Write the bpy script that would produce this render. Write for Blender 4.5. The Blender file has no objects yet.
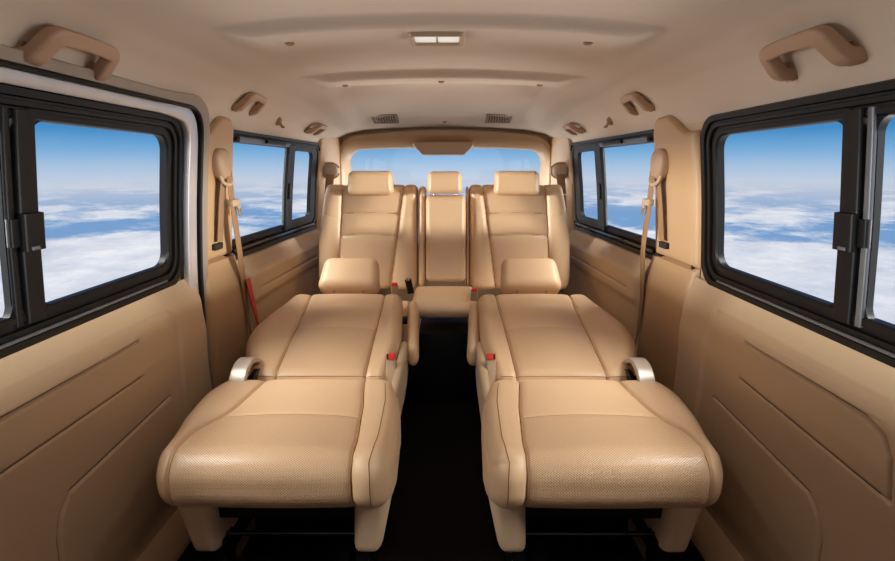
import bpy, math
import numpy as np
from mathutils import Vector, Matrix
C = bpy.context.scene.collection
R = math.radians

# ------------------------------------------------------------------ materials
def srgb(r, g, b):
    f = lambda c: (c/255/12.92) if c/255 <= .04045 else ((c/255+.055)/1.055)**2.4
    return (f(r), f(g), f(b), 1)
def mat(name, col, rough=.5, metal=0, spec=.5, coat=0, grain=0, gscale=400, var=0, sheen=0):
    m = bpy.data.materials.new(name); m.use_nodes = True
    nt = m.node_tree; b = nt.nodes['Principled BSDF']
    b.inputs['Base Color'].default_value = col
    b.inputs['Roughness'].default_value = rough
    b.inputs['Metallic'].default_value = metal
    b.inputs['Specular IOR Level'].default_value = spec
    b.inputs['Coat Weight'].default_value = coat
    b.inputs['Coat Roughness'].default_value = .25
    b.inputs['Sheen Weight'].default_value = sheen
    tc = nt.nodes.new('ShaderNodeTexCoord')
    if var:
        n = nt.nodes.new('ShaderNodeTexNoise'); n.inputs['Scale'].default_value = 9
        n.inputs['Detail'].default_value = 4
        nt.links.new(tc.outputs['Object'], n.inputs['Vector'])
        r = nt.nodes.new('ShaderNodeMapRange')
        r.inputs['To Min'].default_value = 1-var; r.inputs['To Max'].default_value = 1+var
        nt.links.new(n.outputs['Fac'], r.inputs['Value'])
        mx = nt.nodes.new('ShaderNodeVectorMath'); mx.operation = 'SCALE'
        mx.inputs[0].default_value = col[:3]
        nt.links.new(r.outputs[0], mx.inputs['Scale'])
        nt.links.new(mx.outputs[0], b.inputs['Base Color'])
    if grain:
        n = nt.nodes.new('ShaderNodeTexNoise'); n.inputs['Scale'].default_value = gscale
        n.inputs['Detail'].default_value = 2
        nt.links.new(tc.outputs['Object'], n.inputs['Vector'])
        bp = nt.nodes.new('ShaderNodeBump'); bp.inputs['Strength'].default_value = grain
        bp.inputs['Distance'].default_value = .001
        nt.links.new(n.outputs['Fac'], bp.inputs['Height'])
        nt.links.new(bp.outputs[0], b.inputs['Normal'])
    return m
LEA = srgb(212, 176, 136)
M_seam = mat('seam thread and crease shade', srgb(112, 78, 50), .8, spec=.2)  # dark thread colour also stands in for shade in the seam creases
M_leather = mat('tan leather', LEA, .40, spec=.5, grain=.25, gscale=500, var=.03)
M_plastic = mat('tan plastic', srgb(198, 170, 136), .42, spec=.45, grain=.15, gscale=700)
M_pillar = mat('tan pillar plastic', srgb(182, 147, 109), .40, spec=.45, grain=.15, gscale=700)
M_head = mat('headliner cloth', srgb(206, 188, 170), .9, spec=.15, grain=.2, gscale=900, var=.015)
M_handle = mat('handle plastic', srgb(172, 139, 112), .5, spec=.4)
M_vent = mat('vent plastic', srgb(150, 118, 88), .55)
M_dark = mat('dark slot', srgb(35, 26, 20), .8)
M_black = mat('black window rubber', srgb(9, 9, 10), .45, spec=.3)
M_blackg = mat('black gloss metal', srgb(14, 14, 16), .18, spec=.6)
M_carpet = mat('dark carpet', srgb(24, 18, 17), .95, spec=.1, grain=.6, gscale=300, var=.1)
M_silver = mat('silver painted metal', srgb(205, 205, 208), .28, metal=.55)
M_taupe = mat('taupe door seal trim', srgb(150, 134, 118), .5)
M_grey = mat('grey rail metal', srgb(110, 112, 116), .35, metal=.6)
M_cover = mat('champagne recliner cover', srgb(196, 182, 166), .35, metal=.25)
M_beige = mat('beige buckle plastic', srgb(178, 152, 122), .45)
M_red = mat('red button plastic', srgb(225, 40, 30), .35)
M_tag = mat('red cloth tag', srgb(196, 50, 36), .6)
M_web = mat('belt webbing', srgb(148, 113, 80), .7, spec=.25, grain=.4, gscale=900)
M_chrome = mat('chrome', srgb(220, 220, 220), .15, metal=1)
M_lens = mat('lamp lens', srgb(238, 236, 230), .25)
M_lens.node_tree.nodes['Principled BSDF'].inputs['Emission Color'].default_value = (1, .97, .93, 1)
M_lens.node_tree.nodes['Principled BSDF'].inputs['Emission Strength'].default_value = .35

def perforated():
    m = mat('perforated tan leather', LEA, .36, spec=.5)
    nt = m.node_tree; b = nt.nodes['Principled BSDF']; N = nt.nodes.new; L = nt.links.new
    tc = N('ShaderNodeTexCoord'); s = N('ShaderNodeSeparateXYZ'); L(tc.outputs['Object'], s.inputs[0])
    def op(o, a, c=None):
        n = N('ShaderNodeMath'); n.operation = o
        for i, x in enumerate((a, c)):
            if x is None: continue
            if isinstance(x, (int, float)): n.inputs[i].default_value = x
            else: L(x, n.inputs[i])
        return n.outputs[0]
    v = op('ADD', s.outputs['Y'], s.outputs['Z'])
    k = math.pi/.0062
    f = op('MULTIPLY', op('SINE', op('MULTIPLY', op('ADD', s.outputs['X'], v), k)),
           op('SINE', op('MULTIPLY', op('SUBTRACT', s.outputs['X'], v), k)))
    f = op('ABSOLUTE', f)
    r = N('ShaderNodeMapRange'); r.inputs['From Min'].default_value = .55; r.inputs['From Max'].default_value = .9
    L(f, r.inputs['Value'])
    mx = N('ShaderNodeMix'); mx.data_type = 'RGBA'
    L(r.outputs[0], mx.inputs['Factor']); mx.inputs['A'].default_value = LEA
    mx.inputs['B'].default_value = srgb(132, 94, 62); L(mx.outputs['Result'], b.inputs['Base Color'])
    bp = N('ShaderNodeBump'); bp.invert = True; bp.inputs['Strength'].default_value = .5
    bp.inputs['Distance'].default_value = .001; L(r.outputs[0], bp.inputs['Height']); L(bp.outputs[0], b.inputs['Normal'])
    return m
M_perf = perforated()
def glass():
    m = bpy.data.materials.new('window glass'); m.use_nodes = True
    nt = m.node_tree; nt.nodes.clear()
    o = nt.nodes.new('ShaderNodeOutputMaterial'); mx = nt.nodes.new('ShaderNodeMixShader')
    t = nt.nodes.new('ShaderNodeBsdfTransparent'); g = nt.nodes.new('ShaderNodeBsdfGlossy')
    t.inputs['Color'].default_value = (.96, .98, .98, 1)
    g.inputs['Roughness'].default_value = .02; mx.inputs[0].default_value = .012
    nt.links.new(t.outputs[0], mx.inputs[1]); nt.links.new(g.outputs[0], mx.inputs[2])
    nt.links.new(mx.outputs[0], o.inputs[0]); return m
M_glass = glass()

# ------------------------------------------------------------------ objects
def tag(o, label=None, cat=None, group=None, kind=None):
    for k, v in (('label', label), ('category', cat), ('group', group), ('kind', kind)):
        if v: o[k] = v
    return o
def empty(name, loc, label=None, cat=None, group=None, kind=None):
    o = bpy.data.objects.new(name, None); o.empty_display_size = .05; o.location = loc; C.objects.link(o)
    return tag(o, label, cat, group, kind)
def obj(name, geo, m, parent=None, smooth=True, mi=None, ang=50, label=None, origin=None):
    v, f = geo
    v = np.asarray(v, float)
    org = np.zeros(3)
    if parent is not None:
        p = parent
        while p is not None: org += np.array(p.location); p = p.parent
    loc = (0, 0, 0)
    if origin is not None: loc = np.array(origin)-org; org = np.array(origin, float)
    me = bpy.data.meshes.new(name)
    me.from_pydata((v-org).tolist(), [], [list(map(int, q)) for q in f])
    ms = m if isinstance(m, (list, tuple)) else [m]
    for x in ms: me.materials.append(x)
    if mi is not None: me.polygons.foreach_set('material_index', np.asarray(mi, np.int32))
    me.validate()
    o = bpy.data.objects.new(name, me); o.location = loc; C.objects.link(o)
    if smooth:
        me.shade_smooth(); me.set_sharp_from_angle(angle=R(ang))
    if parent is not None: o.parent = parent
    if label: o['label'] = label
    return o
def join(*gs):
    V, F, n = [], [], 0
    for v, f in gs:
        v = np.asarray(v, float); V.append(v); F += [[i+n for i in q] for q in f]; n += len(v)
    return np.vstack(V), F
def grid(nu, nv, fn):
    """fn(u, v) on [0,1]^2 arrays -> (x, y, z)"""
    u, v = np.meshgrid(np.linspace(0, 1, nu), np.linspace(0, 1, nv), indexing='ij')
    x, y, z = fn(u.ravel(), v.ravel())
    V = np.stack([x+0*u.ravel(), y+0*u.ravel(), z+0*u.ravel()], 1)
    i, j = np.meshgrid(np.arange(nu-1), np.arange(nv-1), indexing='ij'); a = (i*nv+j).ravel()
    return V, np.stack([a, a+nv, a+nv+1, a+1], 1)
def rbox(half, r, n):
    """dense rounded box: verts, normals, faces"""
    hx, hy, hz = half; key = {}; V = []; F = []
    nn = list(n)
    def ax(i):
        t = np.linspace(-1, 1, nn[i]+1)
        return np.sin(t*math.pi/2*.8)/math.sin(math.pi/2*.8)*half[i]
    A = [ax(0), ax(1), ax(2)]
    def idx(i, j, k):
        q = (i, j, k)
        if q not in key: key[q] = len(V); V.append((A[0][i], A[1][j], A[2][k]))
        return key[q]
    for d in range(3):
        e, g = (d+1) % 3, (d+2) % 3
        for side in (0, nn[d]):
            for a in range(nn[e]):
                for b in range(nn[g]):
                    q = []
                    for da, db in ((0, 0), (1, 0), (1, 1), (0, 1)):
                        t = [0, 0, 0]; t[d] = side; t[e] = a+da; t[g] = b+db; q.append(idx(*t))
                    F.append(q if side else q[::-1])
    V = np.array(V); H = np.array(half); rr = np.minimum(np.array(r if np.ndim(r) else [r]*3, float), H*.999)
    inn = np.clip(V, -(H-rr), H-rr); d = (V-inn)/rr
    L = np.linalg.norm(d, axis=1, keepdims=True); L[L == 0] = 1
    d = d/L
    P = inn+d*rr; Nn = d/rr; Nn /= np.linalg.norm(Nn, axis=1, keepdims=True)
    return P, Nn, F
def box(c, half, r=.004, n=(4, 4, 4), rot=None):
    """small bevelled block"""
    P, N_, F = rbox(half, r, n)
    # few cells: put the outer ring of cells on the radius
    if rot is not None: P = P @ np.array(rot).T
    return P+np.array(c), F
def rotm(axis, deg): return np.array(Matrix.Rotation(R(deg), 3, axis))
def sweep(path, prof, ups, closed=False, cap=True, scale=None, ws=None):
    """path: points; prof: 2-D points (side, up); ups: up vector (one or per point)"""
    P = np.array(path, float); n = len(P); ups = np.array(ups, float)
    if ups.ndim == 1: ups = np.tile(ups, (n, 1))
    T = np.zeros_like(P)
    for i in range(n):
        a = P[(i-1) % n] if (closed or i) else P[0]; b = P[(i+1) % n] if (closed or i < n-1) else P[-1]
        T[i] = (b-a)/max(np.linalg.norm(b-a), 1e-9)
    V = []
    for i in range(n):
        s = np.cross(T[i], ups[i]); s /= max(np.linalg.norm(s), 1e-9); u = np.cross(s, T[i])
        k = 1 if scale is None else scale[i]
        for a, b in prof: V.append(P[i]+(s*a*(1 if ws is None else ws[i])+u*b)*k)
    m = len(prof); F = []
    for i in range(n if closed else n-1):
        for j in range(m):
            a = i*m+j; b = i*m+(j+1) % m; c = ((i+1) % n)*m+(j+1) % m; d = ((i+1) % n)*m+j
            F.append([a, b, c, d])
    if cap and not closed: F.append(list(range(m))[::-1]); F.append([(n-1)*m+j for j in range(m)])
    return np.array(V), F
def rprof(w, h, r=None, k=4):
    r = min(w, h)*.45 if r is None else r; o = []
    for cx, cy, a0 in ((w/2-r, h/2-r, 0), (-w/2+r, h/2-r, 90), (-w/2+r, -h/2+r, 180), (w/2-r, -h/2+r, 270)):
        for i in range(k+1):
            a = R(a0+90*i/k); o.append((cx+r*math.cos(a), cy+r*math.sin(a)))
    return o
def tube(path, r, k=10):
    P = np.array(path, float); d = P[-1]-P[0]
    up = (0, 0, 1) if abs(d[2]) < .8*np.linalg.norm(d) else (1, 0, 0)
    return sweep(P, [(r*math.cos(2*math.pi*i/k), r*math.sin(2*math.pi*i/k)) for i in range(k)], up)
def smooth_path(pts, n=8, it=None):
    """Catmull-Rom through the points"""
    P = [np.array(p, float) for p in pts]; P = [2*P[0]-P[1]]+P+[2*P[-1]-P[-2]]; o = []
    for i in range(1, len(P)-2):
        for k in range(n):
            t = k/n; a, b, c, d = P[i-1:i+3]
            o.append(.5*((2*b)+(-a+c)*t+(2*a-5*b+4*c-d)*t*t+(-a+3*b-3*c+d)*t**3))
    o.append(P[-2]); return np.array(o)
def sstep(a, b, x): t = np.clip((x-a)/(b-a), 0, 1); return t*t*(3-2*t)
def dpoly(x, y, pts):
    d = np.full(np.shape(x), 9.)
    for (x0, y0), (x1, y1) in zip(pts, pts[1:]):
        L = (x1-x0)**2+(y1-y0)**2; t = np.clip(((x-x0)*(x1-x0)+(y-y0)*(y1-y0))/L, 0, 1)
        d = np.minimum(d, np.hypot(x-x0-t*(x1-x0), y-y0-t*(y1-y0)))
    return d
def groove(d, w, depth): return depth*np.exp(-(d/w)**2)

# ------------------------------------------------------------------ body shape of the van
zt = np.linspace(0, 1.2, 241)
wt = np.interp(zt, [0, .12, .4, .7, .9, 1.12, 1.2], [.76, .79, .80, .785, .765, .735, .715])
wt = np.convolve(np.pad(wt, 10, 'edge'), np.ones(21)/21, 'valid')
def taper(Y): return 1-.09*(np.clip(Y-1.5, 0, 9)/1.5)**1.3
def W(z, Y): return np.interp(z, zt, wt)*taper(Y)
def Mp(s, Y, z, off): return s*(W(z, Y)-off), Y, z

# floor
fl = obj('floor', grid(30, 60, lambda u, v: ((u-.5)*1.56, -.9+v*3.95, 0*u)), M_carpet); tag(fl, kind='structure')
# side walls, skin with the window openings left open
OPEN = [(-.25, 1.40, .70, 1.11), (1.78, 2.74, .70, 1.11)]
def wall(s, name):
    ys = np.unique(np.round(np.concatenate([np.linspace(-.9, 3.0, 80), [a for o in OPEN for a in o[:2]]]), 4))
    zs = np.unique(np.round(np.concatenate([np.linspace(0, 1.128, 36), [.70, 1.11]]), 4))
    Y, Z = np.meshgrid(ys, zs, indexing='ij'); x, y, z = Mp(s, Y.ravel(), Z.ravel(), 0)
    V = np.stack([x, y, z], 1); F = []; n = len(zs)
    for i in range(len(ys)-1):
        for j in range(n-1):
            cy, cz = (ys[i]+ys[i+1])/2, (zs[j]+zs[j+1])/2
            if any(a < cy < b and c < cz < d for a, b, c, d in OPEN): continue
            F.append([i*n+j, (i+1)*n+j, (i+1)*n+j+1, i*n+j+1])
    return tag(obj(name, (V, F), M_plastic), kind='structure')
wall(-1, 'wall_left'); wall(1, 'wall_right')

wf = obj('wall_front_blocker', grid(8, 8, lambda u, v: ((u-.5)*1.56, -.9+0*u, v*.85)), M_plastic); tag(wf, kind='structure')  # unseen dash-height wall, added to block low light from the front
# ceiling
hx = np.array([.745, .742, .736, .726, .706, .672, .61, .50, .32, .15, 0])
hz = np.array([1.085, 1.10, 1.135, 1.17, 1.205, 1.24, 1.270, 1.291, 1.302, 1.308, 1.31])
q0 = np.concatenate([[0], np.cumsum(np.hypot(np.diff(hx), np.diff(hz)))]); q0 /= q0[-1]
qq = np.linspace(0, 1, 400); cxs = np.interp(qq, q0, hx); czs = np.interp(qq, q0, hz)
ker = np.hanning(37); ker /= ker.sum()
cxs = np.convolve(np.pad(cxs, 18, 'reflect', reflect_type='odd'), ker, 'valid'); czs = np.convolve(np.pad(czs, 18, 'edge'), ker, 'valid')
def headliner(q, Y):
    """q 0..1 left edge to right edge"""
    a = 1-np.abs(2*q-1); s = np.where(q < .5, -1., 1.)
    x = np.interp(a, qq, cxs)*taper(Y)-.004; z = np.interp(a, qq, czs)
    mid = sstep(.62, .30, x/taper(Y))
    z = z-.085*sstep(2.15, 2.95, Y)*sstep(1.12, 1.26, np.interp(a, qq, czs))
    z = z-.012*sstep(.1, -.9, Y)
    # two raised cross bows and the raised middle field at the back
    for yc, xe, h in ((1.125, .51, .026), (1.725, .485, .025)):
        bow = yc+.05*(np.clip(x, 0, .7)/.5)**4
        z = z-h*sstep(xe, xe-.12, x)*(sstep(bow-.010, bow+.010, Y)*(1-sstep(bow+.02, bow+.30, Y)))
    z = z+.022*sstep(.50, .40, x)*sstep(1.98, 2.12, Y)*sstep(2.85, 2.72, Y)
    return s*x, Y, z
cl = obj('ceiling', grid(241, 700, lambda u, v: headliner(u, -.9+v*3.84)), M_head); tag(cl, kind='structure')
rf = obj('trim_1', grid(41, 30, lambda u, v: (lambda x, y, z: (x*1.05, y, z+.05))(*headliner(u, -.92+v*3.95))), M_head)
tag(rf, kind='structure')     # outer roof skin above the headliner

# ------------------------------------------------------------------ side doors
def dense(path, step=.05):
    o = []
    for a, b in zip(path, path[1:]):
        n = max(1, int(math.dist(a, b)/step))
        for i in range(n): o.append(tuple(np.array(a)+(np.array(b)-np.array(a))*i/n))
    o.append(path[-1]); return o
SH = lambda L: [(.93*y, 1-.93*(1-z)) for y, z in L]
G1 = SH([(1.255, .552), (1.0, .549), (.86, .545), (.815, .53), (.79, .50), (.782, .46), (.778, .425)])
G2 = SH([(1.245, .452), (.778, .425)])
G3 = SH([(.892, .14), (.902, .24), (.918, .28), (.955, .315), (1.36, .342)])
G1L = SH([(1.255, .552), (1.0, .549), (.30, .545)]); G2L = SH([(1.245, .455), (.3, .452)])
def door_off(Y, z, s=1):
    g1, g2 = (G1, G2) if s > 0 else (G1L, G2L)
    off = .008+.044*np.sin(math.pi/2*np.clip((.682-z)/.095, 0, 1))+.010*sstep(.60, .50, z)-.02*sstep(.16, .06, z)
    # rounded rear edge
    e = np.clip((1.505-Y)/.03, 0, 1); off = off*np.sqrt(np.clip(1-(1-e)**2, 0, 1))
    q = np.minimum(np.minimum(1.340-Y, .632-z), (1.340-Y+.632-z)*.7071-.02)
    off = off-.007*sstep(0, .018, q)
    off = off-groove(dpoly(Y, z, g1), .0035, .011)-groove(dpoly(Y, z, g2), .003, .0045)-groove(dpoly(Y, z, G3), .0035, .007)
    # lip above the pocket slot
    off = off+.004*sstep(.0, .004, z-.5840)*sstep(.022, .006, z-.5840)*sstep(.74, .82, Y)*sstep(1.18, 1.13, Y)
    return off
def door(s, name):
    r = empty(name, (s*.80, .8, .05), kind='structure')
    def fn(u, v):
        Y = np.where(u < .25, -.9+u*4*1.45, .55+(u-.25)/.75*.955)
        z = .03+v*.645
        return Mp(s, Y, z, door_off(Y, z, s))
    obj('door_panel', grid(470, 260, fn), M_plastic, r)
    g = []
    for G, wd_ in ((G1 if s > 0 else G1L, .0034), (G2 if s > 0 else G2L, .0018), (G3, .0026)):
        P = np.array(dense(G, .02)); off = door_off(P[:, 0], P[:, 1], s)
        P3 = [np.array(Mp(s, y, z, o+.0012)) for (y, z), o in zip(P, off)]
        g.append(sweep(P3, rprof(wd_, .0012, .0005, 1), (-s, 0, .05)))
    obj('panel_gap', join(*g), M_dark, r)
    # kick sill at the foot of the door
    obj('sill_cover', grid(60, 12, lambda u, v: Mp(s, -.6+u*2.1, .0+v*.075, .075*np.sqrt(np.clip(1-v**2, 0, 1)))), M_plastic, r)
    return r
DL = door(-1, 'door_1'); DR = door(1, 'door_2')

def wnormal(s, Y, z):
    a = np.array(Mp(s, Y, z, 0.)); b = np.array(Mp(s, Y, z+.01, 0.)); t = b-a; t /= np.linalg.norm(t)
    n = np.cross(t, (0, 1, 0)); n /= np.linalg.norm(n)
    return n if n[0]*s < 0 else -n
def strip(s, path, w, h, off, r=.004, closed=False, ws=None):
    """rounded strip lying along the wall; path in (Y, z)"""
    P = [np.array(Mp(s, y, z, off)) for y, z in path]; U = [wnormal(s, y, z) for y, z in path]
    return sweep(P, rprof(w, h, r), U, closed, ws=ws)
def corner_path(pts, r, n=8):
    o = [pts[0]]
    for a, b, c in zip(pts, pts[1:], pts[2:]):
        a, b, c = map(np.array, (a, b, c)); u = (a-b)/np.linalg.norm(a-b); v = (c-b)/np.linalg.norm(c-b)
        for i in range(n+1):
            t = i/n; o.append(tuple((1-t)**2*(b+u*r)+2*t*(1-t)*b+t*t*(b+v*r)))
    o.append(pts[-1]); return o
# the left door opening: silver jamb, black seal and taupe trim run along the top and down behind the door
for nm, m, yv, zt_, w, h, off, k in (
    ('door_jamb', M_silver, 1.483, 1.148, .052, .020, .022, .50),
    ('door_seal', M_black, 1.524, 1.166, .012, .034, .022, .8),
    ('door_edge_trim', M_taupe, 1.556, 1.181, .046, .026, .018, .55)):
    P = dense(corner_path([(-.6, zt_), (yv, zt_), (yv, .04)], .085))
    obj(nm, strip(-1, P, w, h, off, .006, ws=[k+(1-k)*float(sstep(1.30, yv, np.array(y))) for y, z in P]), m, DL)
obj('door_seal', strip(1, dense([(1.512, 1.08), (1.512, .06)]), .008, .012, .012, .003), M_dark, DR)

# ------------------------------------------------------------------ side windows
def rr(y0, y1, z0, z1, r, k=8, m=14):
    o = []
    cs = ((y1-r, z1-r, 0), (y0+r, z1-r, 90), (y0+r, z0+r, 180), (y1-r, z0+r, 270))
    for i, (cy, cz, a0) in enumerate(cs):
        for j in range(k+1):
            a = R(a0+90*j/k); o.append((cy+r*math.cos(a), cz+r*math.sin(a)))
        e = o[-1]; ny, nz, b0 = cs[(i+1) % 4]; b = R(b0)
        t = (ny+r*math.cos(b), nz+r*math.sin(b))
        for j in range(1, m): o.append((e[0]+(t[0]-e[0])*j/m, e[1]+(t[1]-e[1])*j/m))
    return np.array(o)
def ring(s, A, B, prof):
    """A outer loop, B inner loop in (Y,z); prof (t, off)"""
    V = []; n = len(A)
    for t, off in prof:
        L = A+(B-A)*t; x, y, z = Mp(s, L[:, 0], L[:, 1], off); V.append(np.stack([x, y, z], 1))
    F = []
    for i in range(len(prof)-1):
        for j in range(n): F.append([i*n+j, i*n+(j+1) % n, (i+1)*n+(j+1) % n, (i+1)*n+j])
    return np.vstack(V), F
FP = [(0, .0), (0, .010), (.06, .016), (.30, .016), (.33, .008), (.42, .008), (.45, .014), (.60, .014), (.63, .004), (.74, .004), (.77, .010), (.95, .010), (1, .006), (1, -.012)]
def pane(s, y0, y1, z0, z1):
    return grid(12, 10, lambda u, v: Mp(s, y0+(y1-y0)*u, z0+(z1-z0)*v, -.006+0*u))
def rail_box(s, y0, y1, z0, z1, off, h, r=.005, n=12):
    zs = np.linspace(z0, z1, n); P = [(( y0+y1)/2, z) for z in zs]
    return strip(s, P, y1-y0, h, off, r)
def side_window(s, name, outer, inner, rad, div, top_rail=None):
    w = empty(name, (s*.75, (outer[0]+outer[1])/2, outer[2]), kind='structure')
    obj('window_frame', ring(s, rr(*outer, rad+.03), rr(*inner, rad), FP), M_black, w, ang=35)
    y0, y1 = div
    obj('pane', pane(s, inner[0]-.02, (y0+y1)/2, inner[2]-.02, inner[3]+.02), M_glass, w)
    obj('pane', pane(s, (y0+y1)/2, inner[1]+.02, inner[2]-.02, inner[3]+.02), M_glass, w)
    return w
for s, name, yo in ((-1, 'window_1', 1.458), (1, 'window_2', 1.462)):
    w = side_window(s, name, (-.5, yo, .664, 1.137), (-.4, 1.385, .735, 1.084), .038, (.885, .955))
    # sliding pane stile, fixed pane stile and finger latch
    st = obj('divider', rail_box(s, .896, .940, .715, 1.10, .004, .024, .005), M_black, w)
    # the arched corners between stile and frame are the sliding pane's own rounded frame
    A = rr(.91, 1.43, .70, 1.11, .05); B = rr(.938, 1.386, .732, 1.085, .036)
    obj('sash', ring(s, A, B, [(0, .0), (0, .006), (1, .006), (1, -.008)]), M_black, w)
    A = rr(-.5, .895, .70, 1.11, .05); B = rr(-.40, .874, .726, 1.085, .03)
    obj('sash', ring(s, A, B, [(0, -.002), (0, .006), (1, .006), (1, -.008)]), M_black, w)
    obj('divider', rail_box(s, .874, .890, .715, 1.10, .006, .012, .004), M_grey if s > 0 else M_black, w)
    lt = obj('latch', join(rail_box(s, .890, .938, .852, .920, .020, .016, .006, 4), rail_box(s, .872, .892, .862, .912, .012, .012, .004, 3)), M_black, w)
    obj('latch_button', rail_box(s, .900, .918, .853, .859, .029, .004, .001, 2), M_grey, lt)
    obj('track', strip(s, dense([(-.4, .692), (1.36, .692)]), .007, .006, .017, .003), M_grey, w)
for s, name in ((-1, 'window_3'), (1, 'window_4')):
    w = side_window(s, name, (1.72, 2.80, .668, 1.128), (1.765, 2.70, .742, 1.086), .03, (2.28, 2.39))
    obj('divider', rail_box(s, 2.30, 2.395, .72, 1.10, .006, .022, .006), M_black, w)
    obj('divider', rail_box(s, 2.285, 2.315, .72, 1.10, .016, .018, .005), M_black, w)
    A = rr(2.36, 2.74, .715, 1.11, .05); B = rr(2.395, 2.665, .752, 1.078, .03)
    obj('sash', ring(s, A, B, [(0, .004), (0, .010), (1, .010), (1, -.008)]), M_black, w)
    tr = obj('top_rail', strip(s, dense([(1.80, 1.098), (2.30, 1.098)]), .020, .012, .018, .004), M_grey, w)
    obj('rail_stop', strip(s, dense([(2.02, 1.100), (2.22, 1.100)]), .016, .012, .028, .005), M_black, tr)
    obj('latch', rail_box(s, 2.30, 2.335, .86, .93, .028, .014, .005, 4), M_black, w)
    obj('track', strip(s, dense([(1.78, .706), (2.72, .706)]), .012, .010, .018, .003), M_blackg, w)

# ------------------------------------------------------------------ pillars and quarter trims
def patch(s, fYZ, h, ex, ez, base=.0, nu=50, nv=90, extra=None, tail=None):
    """raised trim panel: fYZ(u,v)->(Y,z); edges roll down to the wall over ex (u) and ez (v)"""
    def fn(u, v):
        Y, z = fYZ(u, v)
        eu = np.clip(np.minimum(u, 1-u)/ex, 0, 1); ev = np.clip(np.minimum(v, 1-v)/ez, 0, 1)
        k = np.sqrt(np.clip(1-(1-eu)**2, 0, 1))*np.sqrt(np.clip(1-(1-ev)**2, 0, 1))
        off = base+(h(Y, z) if callable(h) else h)*k
        if extra is not None: off = off+extra(Y, z)
        return Mp(s, Y, z, off)
    return grid(nu, nv, fn)
tn = 2
for s in (-1, 1):
    def f(u, v, s=s):
        # top edge: a hump at the rear, a dip towards the front
        a = 1.53+.02*(s > 0)*0
        y0 = (1.545 if s < 0 else 1.485); y1 = 1.785-.012*np.clip((v-.55)/.45, 0, 1)
        Y = y0+(y1-y0)*u
        top = 1.105+.058*sstep(.15, .62, u)-.045*sstep(.80, 1.0, u)
        return Y, .70+(top-.70)*v
    up = obj('trim_%d' % tn, patch(s, f, .018, .14, .035, .003), M_pillar); tag(up, kind='structure'); tn += 1
    def g(u, v, s=s):
        y0 = (1.545 if s < 0 else 1.485); y1 = 1.80+.05*sstep(.9, .4, v)
        return y0+(y1-y0)*u, .02+(.70-.02)*v
    lo = obj('trim_%d' % tn, patch(s, g, lambda Y, z: .020+.022*sstep(.70, .58, z)*sstep(.0, .3, z), .10, .02, .004), M_pillar)
    tag(lo, kind='structure'); tn += 1
    # quarter trim with a ledge below the rear window
    def q(u, v): return 1.80+u*1.10, .02+v*(.672-.02)
    H = lambda Y, z: .020+.050*sstep(.672, .60, z)-.012*sstep(.52, .48, z)
    ex = lambda Y, z: -groove(dpoly(Y, z, [(1.90, .545), (2.75, .545), (2.80, .50), (2.80, .2)]), .005, .006)
    qt = obj('trim_%d' % tn, patch(s, q, H, .03, .012, .002, 160, 160, ex), M_plastic); tag(qt, kind='structure'); tn += 1
    # rear corner pillar, wrapping from the side wall to the tailgate
    def c(u, v, s=s):
        z = .3+v*.90
        x0 = W(np.minimum(z, 1.2), 2.74)-.012; y0 = 2.755
        x1 = .585; y1 = 2.955
        t = u
        x = x0+(x1-x0)*t; y = y0+(y1-y0)*t
        bul = np.sin(math.pi*t)*.020
        return s*(x-bul*.6+(.03)*(1-sstep(0, .06, t))), y-bul*.5, z
    cp = obj('trim_%d' % tn, grid(40, 40, c), M_pillar); tag(cp, kind='structure'); tn += 1
    # slim filler above the rear side window up to the headliner
# ------------------------------------------------------------------ tailgate
YB = 2.955
def rloop(x1, z0, z1, r, arch, k=10, m=16):
    L = rr(-x1, x1, z0, z1, r, k, m)
    top = sstep(z0+.2, z1, L[:, 1]); L[:, 1] += arch*top*(1-(L[:, 0]/x1)**2); return L
def ringY(A, B, prof):
    V = []; n = len(A)
    for t, y in prof:
        L = A+(B-A)*t; V.append(np.stack([L[:, 0], np.full(n, y), L[:, 1]], 1))
    F = []
    for i in range(len(prof)-1):
        for j in range(n): F.append([i*n+j, i*n+(j+1) % n, (i+1)*n+(j+1) % n, (i+1)*n+j])
    return np.vstack(V), F
OUT = rloop(.78, 0.0, 1.34, .05, 0); MID = rloop(.612, .45, 1.165, .11, .048); INN = rloop(.553, .55, 1.098, .07, .014)
wb = obj('wall_back', ringY(OUT, MID, [(0, YB+.02), (.9, YB+.02), (1, YB+.02)]), M_pillar); tag(wb, kind='structure')
w5 = empty('window_5', (0, YB, .55), kind='structure')
obj('window_frame', ringY(MID, INN, [(0, YB+.02), (0, YB-.035), (.05, YB-.045), (.28, YB-.048), (.38, YB-.045), (.9, YB-.005), (.96, YB+.005), (1, YB+.02), (1, YB+.035)]), M_pillar, w5, ang=40)
obj('pane', grid(8, 8, lambda u, v: ((u-.5)*1.14, YB+.03+0*u, .52+v*.62)), M_glass, w5)
# brake lamp housing at the top middle of the tailgate
def housing():
    xs = [(-.180, 1.122), (-.165, 1.105), (-.128, 1.070), (.106, 1.070), (.143, 1.105), (.158, 1.122), (.158, 1.142), (-.180, 1.142)]
    V = []; ys = [YB-.085, YB-.075, YB+.01]; sc = [.97, 1, 1]
    cx, cz = -.011, 1.11
    for y, k in zip(ys, sc):
        for x, z in xs: V.append((cx+(x-cx)*k, y, cz+(z-cz)*k))
    n = len(xs); F = [list(range(n))]
    for i in range(2):
        for j in range(n): F.append([i*n+j, (i+1)*n+j, (i+1)*n+(j+1) % n, i*n+(j+1) % n])
    F.append([2*n+j for j in range(n)][::-1])
    return V, F
o = obj('lamp_housing', housing(), M_pillar, w5, smooth=False)
b = o.modifiers.new('b', 'BEVEL'); b.width = .006; b.segments = 3
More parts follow.
